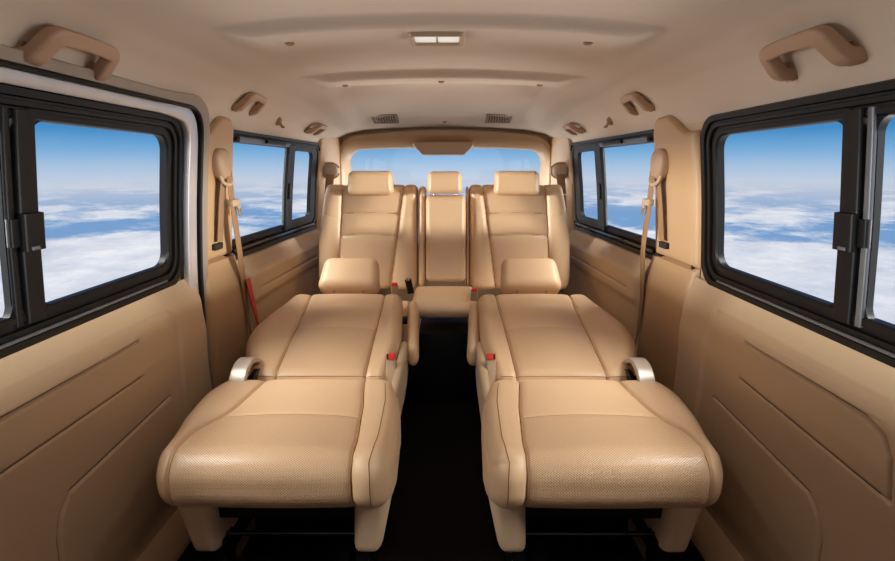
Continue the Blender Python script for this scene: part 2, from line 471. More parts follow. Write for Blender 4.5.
# lower back trim behind the seats
tb = obj('trim_%d' % tn, grid(20, 10, lambda u, v: ((u-.5)*1.3, 2.90+0*u, .0+v*.56)), M_pillar); tag(tb, kind='structure'); tn += 1

# ------------------------------------------------------------------ seats
def round_pts(V, half, r):
    H = np.array(half); rr = np.minimum(np.array(r, float), H*.999)
    inn = np.clip(V, -(H-rr), H-rr); d = (V-inn)/rr; L = np.linalg.norm(d, axis=1, keepdims=True); L[L == 0] = 1
    d /= L; N = d/rr; N /= np.linalg.norm(N, axis=1, keepdims=True); return inn+d*rr, N
def seam_line(part, half, r, disp, warp, pts, rad=.0011, axis=2):
    """stitched seam: thin thread in the groove, crease shade put into its dark colour; pts(t)->local box points before rounding"""
    V = np.array(pts, float); P, Nn = round_pts(V, half, r); h = np.array(half)
    u, v, w = (P/h).T
    Q = warp(P+Nn*(disp(P, Nn, u, v, w)+rad*.5)[:, None], u, v, w)
    k = np.concatenate([[True], np.linalg.norm(np.diff(Q, axis=0), axis=1) > 1e-4]); Q = Q[k]; Nn = Nn[k]
    return sweep(Q, [(rad*math.cos(t), rad*math.sin(t)) for t in np.linspace(0, 2*math.pi, 7)[:-1]], Nn)
def pad(parent, name, half, r, n, disp, warp, mats, region=None, label=None):
    P, Nn, F = rbox(half, r, n)
    u, v, w = P[:, 0]/half[0], P[:, 1]/half[1], P[:, 2]/half[2]
    Q = P+Nn*disp(P, Nn, u, v, w)[:, None]
    Vv = warp(Q, u, v, w)
    mi = None
    if region is not None:
        fc = np.array(F); mi = region(P[fc].mean(1), Nn[fc].mean(1)).astype(np.int32)
    return obj(name, (Vv, F), mats, parent, mi=mi, ang=80, label=label)

def captain(s, label):
    side = 'left' if s < 0 else 'right'
    cx = .352*s
    root = empty('captain_seat', (cx, 1.15, 0), label, 'seat', 'reclined captain seats facing the camera')
    # ---- cushion: half width .27 at the front, .205 at the hinge; X outward = s
    hx_, hy_, hz_ = .254, .238, .077
    yc, zc = 1.145, .329
    tt = np.linspace(-1.2, 1.2, 97); kk = np.hanning(19); kk /= kk.sum()
    so = np.convolve(np.pad(np.interp(tt, [-1, -.44, 0, .5, 1], [.212, .200, .152, .136, .134]), 9, 'edge'), kk, 'valid')
    po = np.convolve(np.pad(np.interp(tt, [-1, -.76, -.44, 0, .5, 1], [.985, 1.02, 1.08, 1.17, 1.21, 1.17]), 9, 'edge'), kk, 'valid')
    def insx(v, x): return np.where(np.asarray(x)*s > 0, np.interp(v, tt, so), .158-.015*v)   # seam distance, wall side / aisle side
    def disp(P, N, u, v, w):
        up = np.clip(N[:, 2], 0, 1); fr = np.clip(-N[:, 1], 0, 1); a = np.maximum(up, fr)
        ax = np.abs(P[:, 0]); si = insx(v, P[:, 0])
        d = np.abs(ax-si)
        o = .010*a*np.exp(-((ax-.225)/.045)**2)*sstep(1, .4, v)      # bolsters
        o += .010*up*(1-np.clip(ax/si, 0, 1)**2)*sstep(1.0, .5, v)
        o -= a*groove(d, .0038, .0085)
        o -= a*groove(d, .014, .004)
        # cross seam of the insert, about two thirds back
        o -= up*groove(np.abs(P[:, 1]+.028), .006, .0030)*(ax < si)
        # stitched seam round the outer bolster
        o -= groove(np.abs(ax-.244), .0025, .002)*a*(v < .9)
        return o
    def warp(Q, u, v, w):
        t = (v+1)/2                                              # 0 front, 1 back
        prof = np.interp(v, tt, po)
        x = Q[:, 0]*prof
        inner = (Q[:, 0]*s < 0)                                   # aisle side stays straighter
        x = np.where(inner, Q[:, 0]*np.interp(t, [0, .2, .6, 1], [.98, 1.0, .97, .86]), x)
        # the insert itself narrows as asked by insx, cancel the taper there a little
        z = Q[:, 2]+zc+.010*sstep(.35, 0, t)-.0*t
        z = z-.020*sstep(.25, 0, t)*(w < 0)*0
        y = Q[:, 1]+yc+.012*(Q[:, 0]/.262)**2*sstep(.5, 0, t)
        y = y+.03*sstep(0, -1, w)*sstep(.3, 0, t)                # nose tucks under
        return np.stack([x+cx, y, z], 1)
    def reg(p, n): return (np.abs(p[:, 0]) < insx(p[:, 1]/hy_, p[:, 0])-.003) & (p[:, 1] < -.03) & ((n[:, 2] > .2) | (n[:, 1] < -.3)) & (p[:, 2] > -.03)
    cu = pad(root, 'seat_cushion', (hx_, hy_, hz_), (.055, .060, .058), (190, 120, 24), disp, warp, [M_leather, M_perf], reg)

    H_, R_ = (hx_, hy_, hz_), (.055, .060, .058)
    g = []
    for k in (-1, 1):
        pts = [(k*float(insx(y/hy_, k)), y, hz_) for y in np.linspace(hy_-.01, -hy_, 60)]+[(k*float(insx(-1, k)), -hy_, z) for z in np.linspace(hz_, -hz_*.8, 24)[1:]]
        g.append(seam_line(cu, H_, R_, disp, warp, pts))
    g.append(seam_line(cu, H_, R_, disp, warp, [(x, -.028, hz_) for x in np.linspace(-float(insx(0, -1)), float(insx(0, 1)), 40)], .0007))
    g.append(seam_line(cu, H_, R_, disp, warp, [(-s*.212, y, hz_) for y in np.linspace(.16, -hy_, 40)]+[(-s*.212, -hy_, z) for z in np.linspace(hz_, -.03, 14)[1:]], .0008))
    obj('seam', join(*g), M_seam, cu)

    # ---- reclined backrest, lying back towards the bench
    bx, by, bz = .245, .30, .050
    def ins2(v): return .141+.006*v
    def disp2(P, N, u, v, w):
        up = np.clip(N[:, 2], 0, 1); a = np.maximum(up, np.abs(N[:, 1]))
        ax = np.abs(P[:, 0]); d = np.abs(ax-ins2(v)*1.0)
        o = .022*up*np.exp(-((ax-.215)/.05)**2)*np.exp(-((v+.1)/.55)**2)
        o += .012*up*(1-np.clip(ax/.141, 0, 1)**2)*(1-v**2)
        o -= a*groove(d, .0038, .008)+a*groove(d, .014, .004)
        o -= up*groove(P[:, 1]-.17+.02*(P[:, 0]/.15)**2, .03, .004)*(ax < .15)
        o -= np.abs(N[:, 0])*groove(P[:, 2]-.01, .004, .003)
        # welt along the hinge end
        o -= np.maximum(up, -N[:, 1])*groove(P[:, 1]+.287, .004, .003)
        return o
    def warp2(Q, u, v, w):
        t = (v+1)/2
        k = np.interp(t, np.linspace(0, 1, 21), np.convolve(np.interp(np.linspace(-.1, 1.1, 25), [0, .06, .16, .28, .45, .62, .8, .96, 1], [.90, .90, 1.02, 1.16, 1.20, 1.15, 1.02, .88, .86]), [.2]*5, 'valid'))
        ki = np.interp(t, [0, .1, .3, .5, .75, 1], [.80, .84, .92, .92, .90, .87])
        # the seam line must stay put near .141 -> scale only what lies outside of it
        K = np.where(Q[:, 0]*s < 0, ki, k)
        ax = np.abs(Q[:, 0]); lim = .146
        x = np.where(ax < lim, ax*1.0, lim+(ax-lim)*np.maximum((K*.245-lim)/(.245-lim), .25))*np.sign(Q[:, 0])
        L = Q[:, 1]+by
        ang = R(12.5)
        y = 1.388+L*math.cos(ang)-Q[:, 2]*math.sin(ang)
        z = .345+L*math.sin(ang)+Q[:, 2]*math.cos(ang)
        z = z-.020*sstep(.9, 1, t)
        x = x+s*((.014+.014*t) if s < 0 else .008-.010*t)
        return np.stack([x+cx+.004*s*0, y, z], 1)
    def reg2(p, n): return (np.abs(p[:, 0]) < .136) & (p[:, 1] > -.28) & (p[:, 1] < -.02) & (n[:, 2] > .3)
    bk = pad(root, 'backrest', (bx, by, bz), (.050, .05, .046), (170, 150, 20), disp2, warp2, [M_leather, M_perf], reg2)

    g = []
    for k in (-1, 1):
        pts = [(k*ins2(y/by), y, bz) for y in np.linspace(by, -by, 80)]+[(k*ins2(-1), -by, z) for z in np.linspace(bz, 0, 12)[1:]]
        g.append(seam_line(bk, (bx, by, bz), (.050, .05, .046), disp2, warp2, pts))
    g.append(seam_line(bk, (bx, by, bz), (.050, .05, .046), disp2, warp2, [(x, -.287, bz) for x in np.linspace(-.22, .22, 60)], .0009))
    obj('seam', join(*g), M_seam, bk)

    # ---- headrest, tilted up against the rear seat
    a = R(42)
    def dz(P, N, u, v, w):
        return .006*np.clip(N[:, 2], 0, 1)*(1-u**2)*(1-v**2)-groove(P[:, 2]+.012, .003, .002)*(np.abs(N[:, 2]) < .5)
    def wz(Q, u, v, w):
        x = Q[:, 0]*(1-.06*v)
        y = 2.065+Q[:, 1]*math.cos(a)-Q[:, 2]*math.sin(a); z = .552+Q[:, 1]*math.sin(a)+Q[:, 2]*math.cos(a)
        return np.stack([x+cx+(.042*s if s < 0 else .008), y, z], 1)
    hr = pad(root, 'headrest', (.122, .080, .045), (.035, .035, .035), (40, 30, 16), dz, wz, M_leather)
    for k in (-1, 1):
        obj('headrest_post', tube([(cx+(.04*s if s < 0 else .008)+k*.06, 1.93, .475), (cx+(.04*s if s < 0 else .008)+k*.06, 2.02, .51)], .006), M_chrome, hr)

    # ---- aisle side armrest folded along the backrest
    ax0 = cx-s*.238
    def da(P, N, u, v, w): return -np.clip(np.abs(N[:, 0]), 0, 1)*groove(P[:, 2]-.012, .003, .002)
    def wa(Q, u, v, w):
        L = Q[:, 1]; an = R(9)
        return np.stack([Q[:, 0]+ax0+s*.012*v, 1.785+L*math.cos(an)-Q[:, 2]*math.sin(an), .405+L*math.sin(an)+Q[:, 2]*math.cos(an)], 1)
    ar = pad(root, 'armrest', (.022, .200, .045), (.020, .036, .036), (14, 60, 20), da, wa, M_leather)
    obj('armrest_pivot', tube([(ax0, 1.90, .41), (ax0+s*.07, 1.90, .41)], .016, 14), M_black, ar)

    # ---- champagne recliner cover on the wall side, with the black hinge inside
    def arc(r0, r1, a0, a1, x0, x1, yc_, zc_, n=18):
        V = []
        for i in range(n+1):
            t = R(a0+(a1-a0)*i/n); c, d = math.cos(t), math.sin(t)
            for r_, x in ((r1, x0), (r1, x1), (r0, x1), (r0, x0)): V.append((x, yc_+r_*c, zc_+r_*d))
        F = []
        for i in range(n):
            for j in range(4): F.append([i*4+j, i*4+(j+1) % 4, i*4+4+(j+1) % 4, i*4+4+j])
        F += [[3, 2, 1, 0], [n*4+j for j in range(4)]]
        return V, F
    xo = cx+s*.248
    P, N_, F = rbox((.020, .078, .086), (.010, .03, .03), (8, 16, 16))
    t = P[:, 2] < 0
    P[:, 1] -= np.where(t, P[:, 2]*.0, 0)
    ro = obj('recliner_cover', join(arc(.072, .088, 5, 190, xo-.040*s, xo+.008*s, 1.395, .358),
                                    (sweep([(xo-.026*s, 1.322, .390), (xo-.026*s, 1.305, .30), (xo-.026*s, 1.30, .22)], rprof(.022, .040, .008), (0, 1, 0))),
                                    (sweep([(xo-.000*s, 1.312, .350), (xo+.002*s, 1.295, .27)], rprof(.016, .022, .006), (0, 1, 0))),
                                    box((xo-.012*s, 1.39, .27), (.018, .080, .07), .01, (6, 8, 8))), M_cover, root)
    bo = ro.modifiers.new('b', 'BEVEL'); bo.width = .004; bo.segments = 3; bo.limit_method = 'ANGLE'; bo.angle_limit = R(40)
    obj('recliner_hinge', join(tube([(cx+s*.200, 1.400, .352), (xo-.034*s, 1.400, .352)], .058, 28),
                               tube([(xo-.036*s, 1.395, .358), (xo-.022*s, 1.395, .358)], .036, 20)), M_blackg, ro)

    # ---- aisle side: plastic shield and belt buckle
    xi = cx-s*(.196 if s < 0 else .204)
    sh = smooth_path([(xi-s*.018, 1.20, .320), (xi-s*.022, 1.36, .338), (xi-s*.024, 1.52, .352), (xi-s*.022, 1.66, .365)], 8)
    obj('side_cover', join(sweep(sh, rprof(.026, .125, .012), (0, 0, 1), scale=np.interp(np.linspace(0, 1, len(sh)), [0, .1, .9, 1], [.8, 1, 1, .7]))),
        M_beige, root)
    bu = obj('buckle', join(sweep([(xi+.004*s, 1.395, .33), (xi+.002*s, 1.425, .385), (xi, 1.445, .432)], rprof(.030, .020, .006), (0, -1, .4)),
                            sweep([(xi+.008*s, 1.375, .30), (xi+.006*s, 1.395, .345)], rprof(.014, .012, .004), (0, -1, .4))), M_beige, root)
    obj('buckle_button', box((xi-.002*s, 1.440, .437), (.0105, .008, .010), .003, (4, 4, 4), rotm('X', -20)), M_red, bu)
    obj('buckle_slot', box((xi+.011*s, 1.4405, .437), (.003, .008, .009), .001, (2, 2, 2), rotm('X', -20)), M_dark, bu)

    # ---- pedestal shields under the cushion, frame and runners
    for k, nm in ((1, 'side_shield'), (-1, 'side_shield')):
        xc = cx+s*.198 if k > 0 else cx-s*.192
        P, N_, F = rbox((.038, .14, .082), (.022, .035, .02), (14, 24, 16))
        ww = P[:, 2]/.082
        P[:, 0] = P[:, 0]*(1+.16*ww)+s*k*.010*ww; P[:, 1] = P[:, 1]*(1+.04*ww)+.0*ww
        obj(nm, (P+np.array([xc, 1.118, .208]), F), M_plastic, root)
    fr = obj('base_frame', join(box((cx, 1.20, .245), (.17, .16, .022), .006), box((cx, 1.20, .10), (.16, .012, .10), .004),
                                box((cx, 1.02, .235), (.165, .010, .030), .004)), M_black, root)
    obj('cross_bar', tube([(cx-.17, 1.03, .150), (cx+.17, 1.03, .150)], .006, 12), M_blackg, fr)
    for k in (-1, 1):
        rl = obj('rail', join(box((cx+k*.165, 1.22, .016), (.022, .30, .016), .004), box((cx+k*.165, 1.00, .05), (.018, .030, .035), .008),
                              box((cx+k*.165, 1.03, .10), (.014, .025, .05), .005), box((cx+k*.165, 1.40, .12), (.014, .04, .10), .005)), M_blackg, root)
        obj('bolt', tube([(cx+k*.165, .965, .055), (cx+k*.165, .985, .055)], .009, 8), M_chrome, rl)
    return root
captain(-1, 'tan leather captain seat in the left row, backrest reclined flat behind its cushion')
captain(1, 'tan leather captain seat in the right row, backrest reclined flat behind its cushion')

def back_pad(root, cx, hw, z0, z1, yb, name='backrest', seam=None, cross=(), outer=0, strip_s=None, puff=.014, n=(110, 110)):
    """upright backrest facing -Y, leaning back"""
    hz_ = (z1-z0)/2; hy_ = .055; lean = R(12); zc = (z0+z1)/2
    def disp(P, N, u, v, w):
        fr = np.clip(-N[:, 1], 0, 1); up = np.clip(N[:, 2], 0, 1); a = np.maximum(fr, up)
        X = P[:, 0]; o = 0*X
        if seam:
            l, r_ = seam
            ll = l[0]+(l[1]-l[0])*(1-w)/2; rr_ = r_[0]+(r_[1]-r_[0])*(1-w)/2
            ins = (X > ll) & (X < rr_); m = np.clip((X-ll)/(rr_-ll), 0, 1)
            o += fr*puff*(4*m*(1-m))
            for c in (ll, rr_): o -= a*groove(X-c, .0035, .008)+a*groove(X-c, .012, .004)
            o += fr*.016*np.where(X < ll, np.sin(math.pi*np.clip((X+hw)/(ll+hw), 0, 1)), 0)
            o += fr*.016*np.where(X > rr_, np.sin(math.pi*np.clip((hw-X)/(hw-rr_), 0, 1)), 0)
            for c in cross: o -= fr*(groove(P[:, 2]-(c-zc)+.008*(2*m-1)**2, .0045, .0065)+groove(P[:, 2]-(c-zc), .02, .003))*ins
            for c in cross[:1]: o -= fr*groove(P[:, 2]-(c-zc)-.25*np.clip(np.abs(X-(ll+rr_)/2)-(rr_-ll)/2, 0, 1)+.03, .0035, .002)*(~ins)
        else:
            o += fr*.006*(1-u**2)
        return o
    def warp(Q, u, v, w):
        t = (1+w)/2; x = Q[:, 0].copy()
        if outer:                                                # the window side narrows towards the top
            wide = np.interp(t, [0, .12, .45, .8, .95, 1], [.97, 1.02, 1.02, .93, .87, .86])
            k = np.clip(Q[:, 0]*outer/hw, 0, 1)
            x = x*(1-k+k*wide)
        h = Q[:, 2]+hz_
        y = yb+Q[:, 1]*math.cos(lean)+h*math.sin(lean)
        z = z0+h*math.cos(lean)-Q[:, 1]*math.sin(lean)*0+0
        return np.stack([x+cx, y, z], 1)
    p = pad(root, name, (hw, hy_, hz_), (.024, .035, .028), (n[0], 14, n[1]), disp, warp, M_leather)
    if seam:
        g = []; H_, R_ = (hw, hy_, hz_), (.024, .035, .028); X0 = lambda c, z: c[0]+(c[1]-c[0])*(1-z/hz_)/2
        for c in seam:
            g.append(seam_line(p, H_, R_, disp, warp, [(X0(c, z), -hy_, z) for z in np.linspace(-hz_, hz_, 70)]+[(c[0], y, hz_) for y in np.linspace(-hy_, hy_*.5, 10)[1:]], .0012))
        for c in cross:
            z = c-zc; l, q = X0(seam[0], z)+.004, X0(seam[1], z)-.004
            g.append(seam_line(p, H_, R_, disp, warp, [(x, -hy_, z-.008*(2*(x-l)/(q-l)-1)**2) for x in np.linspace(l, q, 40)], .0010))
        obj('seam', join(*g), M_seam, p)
    return p
def head(root, cx, hw, zc, hz_, y, hy_=.045):
    def d(P, N, u, v, w): return .008*np.clip(-N[:, 1], 0, 1)*(1-u**2)*(1-w**2)-groove(P[:, 1]+.01, .003, .002)*(np.abs(N[:, 1]) < .5)
    def wp(Q, u, v, w): return np.stack([Q[:, 0]*(1-.03*w)+cx, Q[:, 1]+y+.10*Q[:, 2], Q[:, 2]+zc], 1)
    h = pad(root, 'headrest', (hw, hy_, hz_), (.026, .03, .026), (40, 14, 26), d, wp, M_leather)
    for k in (-1, 1): obj('headrest_post', tube([(cx+k*.05, y, zc-hz_-.03), (cx+k*.05, y, zc-hz_+.03)], .006), M_chrome, h)
    return h
def bench_cushion(root, x0, x1, y0, y1, zt_, th, seam=None):
    hw, hy_ = (x1-x0)/2, (y1-y0)/2
    def d(P, N, u, v, w):
        up = np.clip(N[:, 2], 0, 1); a = np.maximum(up, np.clip(-N[:, 1], 0, 1)); o = up*.006*(1-u**2)*(1-v**2)
        if seam:
            for c in (-seam, seam): o = o-a*groove(P[:, 0]-c, .004, .007)
        return o
    def wp(Q, u, v, w): return np.stack([Q[:, 0]+(x0+x1)/2, Q[:, 1]+(y0+y1)/2, Q[:, 2]+zt_-th/2], 1)
    return pad(root, 'seat_cushion', (hw, hy_, th/2), (.025, .05, .045), (50, 40, 16), d, wp, M_leather)

YBK = 2.38
# left rear seat
rl = empty('rear_passenger_seat', (-.37, 2.2, 0), 'tan leather rear seat at the left end of the back bench', 'seat', 'rear bench seats')
back_pad(rl, -.368, .237, .43, .93, YBK, seam=((-.128, -.135), (.172, .108)), cross=(.80, .695), outer=-1)
head(rl, -.350, .106, .930, .056, 2.415)
bench_cushion(rl, -.605, -.150, 1.95, 2.33, .385, .13, .14)
obj('bench_leg', box((-.37, 2.12, .128), (.20, .15, .126), .01), M_black, rl)
# right rear seat
rr_s = empty('rear_passenger_seat', (.37, 2.2, 0), 'tan leather rear seat at the right end of the back bench', 'seat', 'rear bench seats')
back_pad(rr_s, .359, .2405, .43, .93, YBK, seam=((-.178, -.114), (.132, .139)), cross=(.80, .695), outer=1)
head(rr_s, .340, .106, .930, .056, 2.415)
bench_cushion(rr_s, .150, .60, 1.95, 2.33, .385, .13, .14)
obj('bench_leg', box((.37, 2.12, .128), (.20, .15, .126), .01), M_black, rr_s)
# centre seat: narrow folding panel with a bolster strip each side
ce = empty('rear_passenger_seat', (0, 2.2, 0), 'narrow tan leather middle rear seat with fold-down backrest panel', 'seat', 'rear bench seats')
back_pad(ce, .005, .095, .47, .882, YBK-.028, name='backrest', n=(50, 80))
back_pad(ce, -.1085, .0195, .44, .922, YBK, name='side_bolster', n=(16, 60))
back_pad(ce, .1095, .0075, .44, .922, YBK+.01, name='side_bolster', n=(8, 60))
head(ce, .000, .082, .932, .052, 2.412, .042)
bench_cushion(ce, -.142, .142, 2.02, 2.33, .455, .085)
obj('bench_leg', box((0, 2.14, .16), (.11, .13, .16), .01), M_black, ce)

# buckles standing on the bench
def bench_buckle(x, y, z, m, red, label, lean=0):
    r = empty('belt_buckle', (x, y, z), label, 'belt buckle')
    obj('body', sweep([(x, y+.01, z-.03), (x+lean*.4, y, z+.0), (x+lean, y-.01, z+.035)], rprof(.030, .018, .006), (0, -1, .3)), m, r)
    if red: obj('button', box((x+lean, y-.012, z+.036), (.012, .008, .007), .003, (4, 4, 4)), M_red, r)
    else: obj('cap', tube([(x+lean, y-.01, z+.032), (x+lean*1.1, y-.011, z+.044)], .010, 12), M_chrome, r)
bench_buckle(-.205, 2.02, .495, M_beige, True, 'beige belt buckle with red button at the bench end of the left row')
bench_buckle(.128, 2.05, .465, M_beige, True, 'beige belt buckle with red button at the bench end of the right row')
bench_buckle(-.155, 2.22, .470, M_black, False, 'black belt buckle with chrome cap beside the middle rear seat', -.01)

# ------------------------------------------------------------------ grab handles
def surf(s, q, Y):
    qv = q/2 if s < 0 else 1-q/2
    x, y, z = headliner(np.array([qv]), np.array([float(Y)])); return np.array([x[0], Y, z[0]])
def q_of_z(zv):
    return np.interp(zv, czs, qq)
def grab(s, y0, y1, label, w=.034, reach=.028, rise=.062, zfoot=1.190, group=None):
    """U-shaped handle; feet on the headliner edge, bar above them"""
    q = q_of_z(zfoot); ym = (y0+y1)/2
    a = surf(s, q, ym); b = surf(s, q+.05, ym); up = (b-a)/np.linalg.norm(b-a)
    n = np.cross(up, (0, 1, 0)); n /= np.linalg.norm(n)
    if n[2] > 0: n = -n
    r = empty('grab_handle', tuple(a), label, 'grab handle', group)
    d = np.array([0, 1, 0.]); L = (y1-y0)/2
    def at(y, uu, nn): return a+d*y+up*uu+n*nn
    key = [at(-L, -.006, .0), at(-L, .008, reach*.75), at(-L+.010, rise, reach), at(0, rise*1.06, reach*1.08), at(L-.010, rise, reach), at(L, .008, reach*.75), at(L, -.006, .0)]
    P = [key[0]]; rad = min(.016, L*.25)
    for A_, B_, C_ in zip(key, key[1:], key[2:]):
        u0 = (A_-B_)/np.linalg.norm(A_-B_); u1 = (C_-B_)/np.linalg.norm(C_-B_); q_ = min(rad, .45*min(np.linalg.norm(A_-B_), np.linalg.norm(C_-B_)))
        for t in np.linspace(0, 1, 6): P.append((1-t)**2*(B_+u0*q_)+2*t*(1-t)*B_+t*t*(B_+u1*q_))
    P.append(key[-1]); P = np.array(P); k = len(P)
    sc = np.interp(np.linspace(0, 1, k), [0, .3, .45, .55, .7, 1], [1.3, 1.2, 1, 1, 1.1, 1.15])
    obj('grip', sweep(P, rprof(w*.80, w*.62, w*.16), np.tile(n+up*.25, (k, 1)), scale=sc), M_handle, r)
    for k in (-1, 1):
        e = a+d*k*(L-.002)
        obj('end_cap', sweep([e-n*.010-up*.002, e+n*.008+up*.004], rprof(w*.75, w*1.2, w*.25), up), M_handle if k > 0 else M_vent, r)
    return r
GH = 'grab handles along the roof sides'
for s, sd in ((-1, 'left'), (1, 'right')):
    grab(s, .912, 1.080, 'long tan grab handle above the large %s side window' % sd, group=GH)
    grab(s, 1.755, 1.895, 'short tan grab handle above the %s rear side window, nearer the front' % sd, w=.029, reach=.018, rise=.062, zfoot=1.200, group=GH)
    grab(s, 2.50, 2.63, 'small tan grab handle at the %s rear corner of the roof' % sd, w=.027, reach=.016, rise=.060, zfoot=1.205, group=GH)

# ------------------------------------------------------------------ small things on the ceiling
def on_ceiling(x, Y):
    qs = np.linspace(0, 1, 800); X, _, Z = headliner(qs, np.full(800, float(Y)))
    i = np.argmin(np.abs(X-x)); return float(Z[i])
z = on_ceiling(0, 1.205)+.004
lamp = empty('ceiling_lamp', (-.007, 1.205, z), 'rectangular two-lens courtesy lamp in the middle of the ceiling', 'ceiling lamp')
A = rr(-.069, .055, 1.157, 1.254, .012, 5, 4); B = rr(-.058, .044, 1.168, 1.242, .008, 5, 4)
def ringZ(A, B, prof):
    V = []; n = len(A)
    for t, zz in prof:
        L = A+(B-A)*t; V.append(np.stack([L[:, 0], L[:, 1], np.full(n, zz)], 1))
    F = [[i*n+j, i*n+(j+1) % n, (i+1)*n+(j+1) % n, (i+1)*n+j] for i in range(len(prof)-1) for j in range(n)]
    return np.vstack(V), F
obj('bezel', ringZ(A, B, [(0, z+.02), (0, z-.012), (.2, z-.016), (.8, z-.016), (1, z-.010), (1, z+.02)]), M_beige, lamp)
for x0, x1 in ((-.057, -.009), (-.005, .043)):
    obj('lens', box(((x0+x1)/2, 1.205, z-.006), ((x1-x0)/2, .035, .005), .002), M_lens, lamp)
for x, lb in ((-.312, 'left'), (.278, 'right')):
    Y = 2.72; z = on_ceiling(x, Y)
    z2 = on_ceiling(x, Y+.05); sl = math.atan2(z2-z, .05)
    v = empty('ceiling_vent', (x, Y, z), 'small slatted speaker vent at the %s rear of the ceiling' % lb, 'ceiling vent', 'rear ceiling vents')
    rm = rotm('X', math.degrees(sl))
    fr = [box(np.array((x, Y, z))+rm @ np.array((dx, dy, -.004)), (hx2, hy2, .006), .002, (2, 2, 2), rm)
          for dx, dy, hx2, hy2 in ((-.064, 0, .004, .062), (.064, 0, .004, .062), (0, -.06, .066, .004), (0, .06, .066, .004))]
    obj('frame', join(*fr), M_vent, v)
    obj('backing', box(np.array((x, Y, z))+rm @ np.array((0, 0, .0)), (.062, .058, .002), .0005, (1, 1, 1), rm), M_dark, v)
    for k in range(9):
        obj('slat', box(np.array((x, Y, z))+rm @ np.array((-.054+k*.0135, 0, -.004)), (.0035, .057, .004), .001, (1, 1, 1), rm), M_vent, v)
for x, Y, lb in ((-.345, 1.235, 'left end of the front roof bow'), (.338, 1.235, 'right end of the front roof bow'),
                 (-.340, 1.84, 'left end of the second roof bow'), (-.006, 1.81, 'middle of the second roof bow'), (.335, 1.84, 'right end of the second roof bow'),
                 (-.003, 2.80, 'rear edge of the ceiling above the tailgate')):
    z = on_ceiling(x, Y)
    a = [(.011*math.cos(t), .011*math.sin(t)) for t in np.linspace(0, 2*math.pi, 17)[:-1]]
    g = sweep([(x, Y, z+.002), (x, Y, z-.003), (x, Y, z-.006)], a, (0, 1, 0), scale=[1, 1, .6])
    tag(obj('trim_clip', g, M_vent, origin=(x, Y, z)), 'round tan trim clip at the '+lb, 'trim clip', 'headliner trim clips')
for s, sd in ((-1, 'left'), (1, 'right')):
    c = surf(s, q_of_z(1.190), 2.16); n = np.array([-s*.8, 0, -.6])
    P = [c-n*.004, c+n*.010, c+n*.016]
    g = sweep(P, [(.010*math.cos(t), .017*math.sin(t)) for t in np.linspace(0, 2*math.pi, 17)[:-1]], (s*.6, 0, 1), scale=[1.15, 1, .6])
    hk = join(g, sweep([c+n*.012, c+n*.022-np.array([0, 0, .012]), c+n*.034-np.array([0, 0, .004])], rprof(.010, .006, .002), (0, 1, 0)))
    tag(obj('coat_hook', hk, M_handle, origin=c), 'small tan coat hook between the two rear grab handles on the %s side' % sd, 'coat hook', 'coat hooks')

# ------------------------------------------------------------------ seat belts
def belt(s, label, tagged):
    X = lambda Y, z, off: np.array(Mp(s, Y-(.035 if s < 0 else 0), z, off-.022))
    top = X(1.700, 1.005, .062)
    r = empty('seat_belt', tuple(top), label, 'seat belt', 'side seat belts on the door pillars')
    # shoulder anchor: domed cover over a loop
    P, N_, F = rbox((.024, .046, .050), (.018, .036, .036), (12, 16, 20))
    ww = P[:, 2]/.048; P[:, 1] *= 1-.22*(ww < 0)*(-ww)
    obj('anchor_cover', (P+X(1.695, 1.012, .050), F), M_handle, r)
    rg = smooth_path([X(1.693+.052*math.cos(t), 1.010+.060*math.sin(t), .034) for t in np.linspace(0, 2*math.pi, 15)], 3)
    obj('cover_ring', sweep(rg, rprof(.010, .014, .004), X(1.7, 1.0, .1)-X(1.7, 1.0, 0)), M_handle, r)
    lp = smooth_path([X(1.668, .985, .058), X(1.675, .955, .068), X(1.705, .945, .072), X(1.735, .955, .068), X(1.74, .985, .058)], 6)
    obj('guide_loop', sweep(lp, rprof(.012, .012, .005), X(1.7, 1.2, .07)-X(1.7, 1.0, .07)), M_beige, r)
    # webbing from the anchor down beside the rear seat, and the strand into the pillar slot
    def web(path, w=.046):
        P = smooth_path(path, 10); return sweep(P, rprof(.0025, w, .001, 2), (0, 1, 0))
    low = np.array([s*.735, 1.845, .30])
    obj('webbing', web([X(1.708, .985, .072), X(1.725, .90, .076), X(1.765, .72, .085), (s*.735, 1.80, .52), low], .040), M_web, r)
    obj('webbing', web([X(1.690, .985, .066), X(1.688, .90, .060), X(1.684, .76, .056)], .040), M_web, r)
    sl = obj('belt_slot', sweep([X(1.684, .755, .045), X(1.684, .735, .045)], rprof(.02, .058, .004), (0, 1, 0)), M_dark, r)
    tg = obj('tongue', join(box(X(1.728, .885, .082), (.010, .030, .012), .004), sweep([X(1.745, .882, .085), X(1.755, .865, .088)], rprof(.006, .022, .002), (0, 1, 0))), M_beige, r)
    obj('tongue_plate', sweep([X(1.750, .872, .088), X(1.762, .842, .090)], rprof(.003, .020, .001), (0, 1, 0)), M_chrome, tg)
    if tagged:
        v = [(s*.722, 1.775, .60), (s*.722, 1.825, .60), (s*.712, 1.838, .40), (s*.712, 1.826, .40)]
        v2 = [(a-s*.003, b, c) for a, b, c in v]
        obj('tag', (v+v2, [[0, 1, 2, 3], [7, 6, 5, 4], [0, 4, 5, 1], [1, 5, 6, 2], [2, 6, 7, 3], [3, 7, 4, 0]]), M_tag, r, smooth=False, label='red cloth tag')
belt(-1, 'tan seat belt on the left door pillar with a red tag near its foot', True)
belt(1, 'tan seat belt on the right door pillar running down beside the rear seat', False)
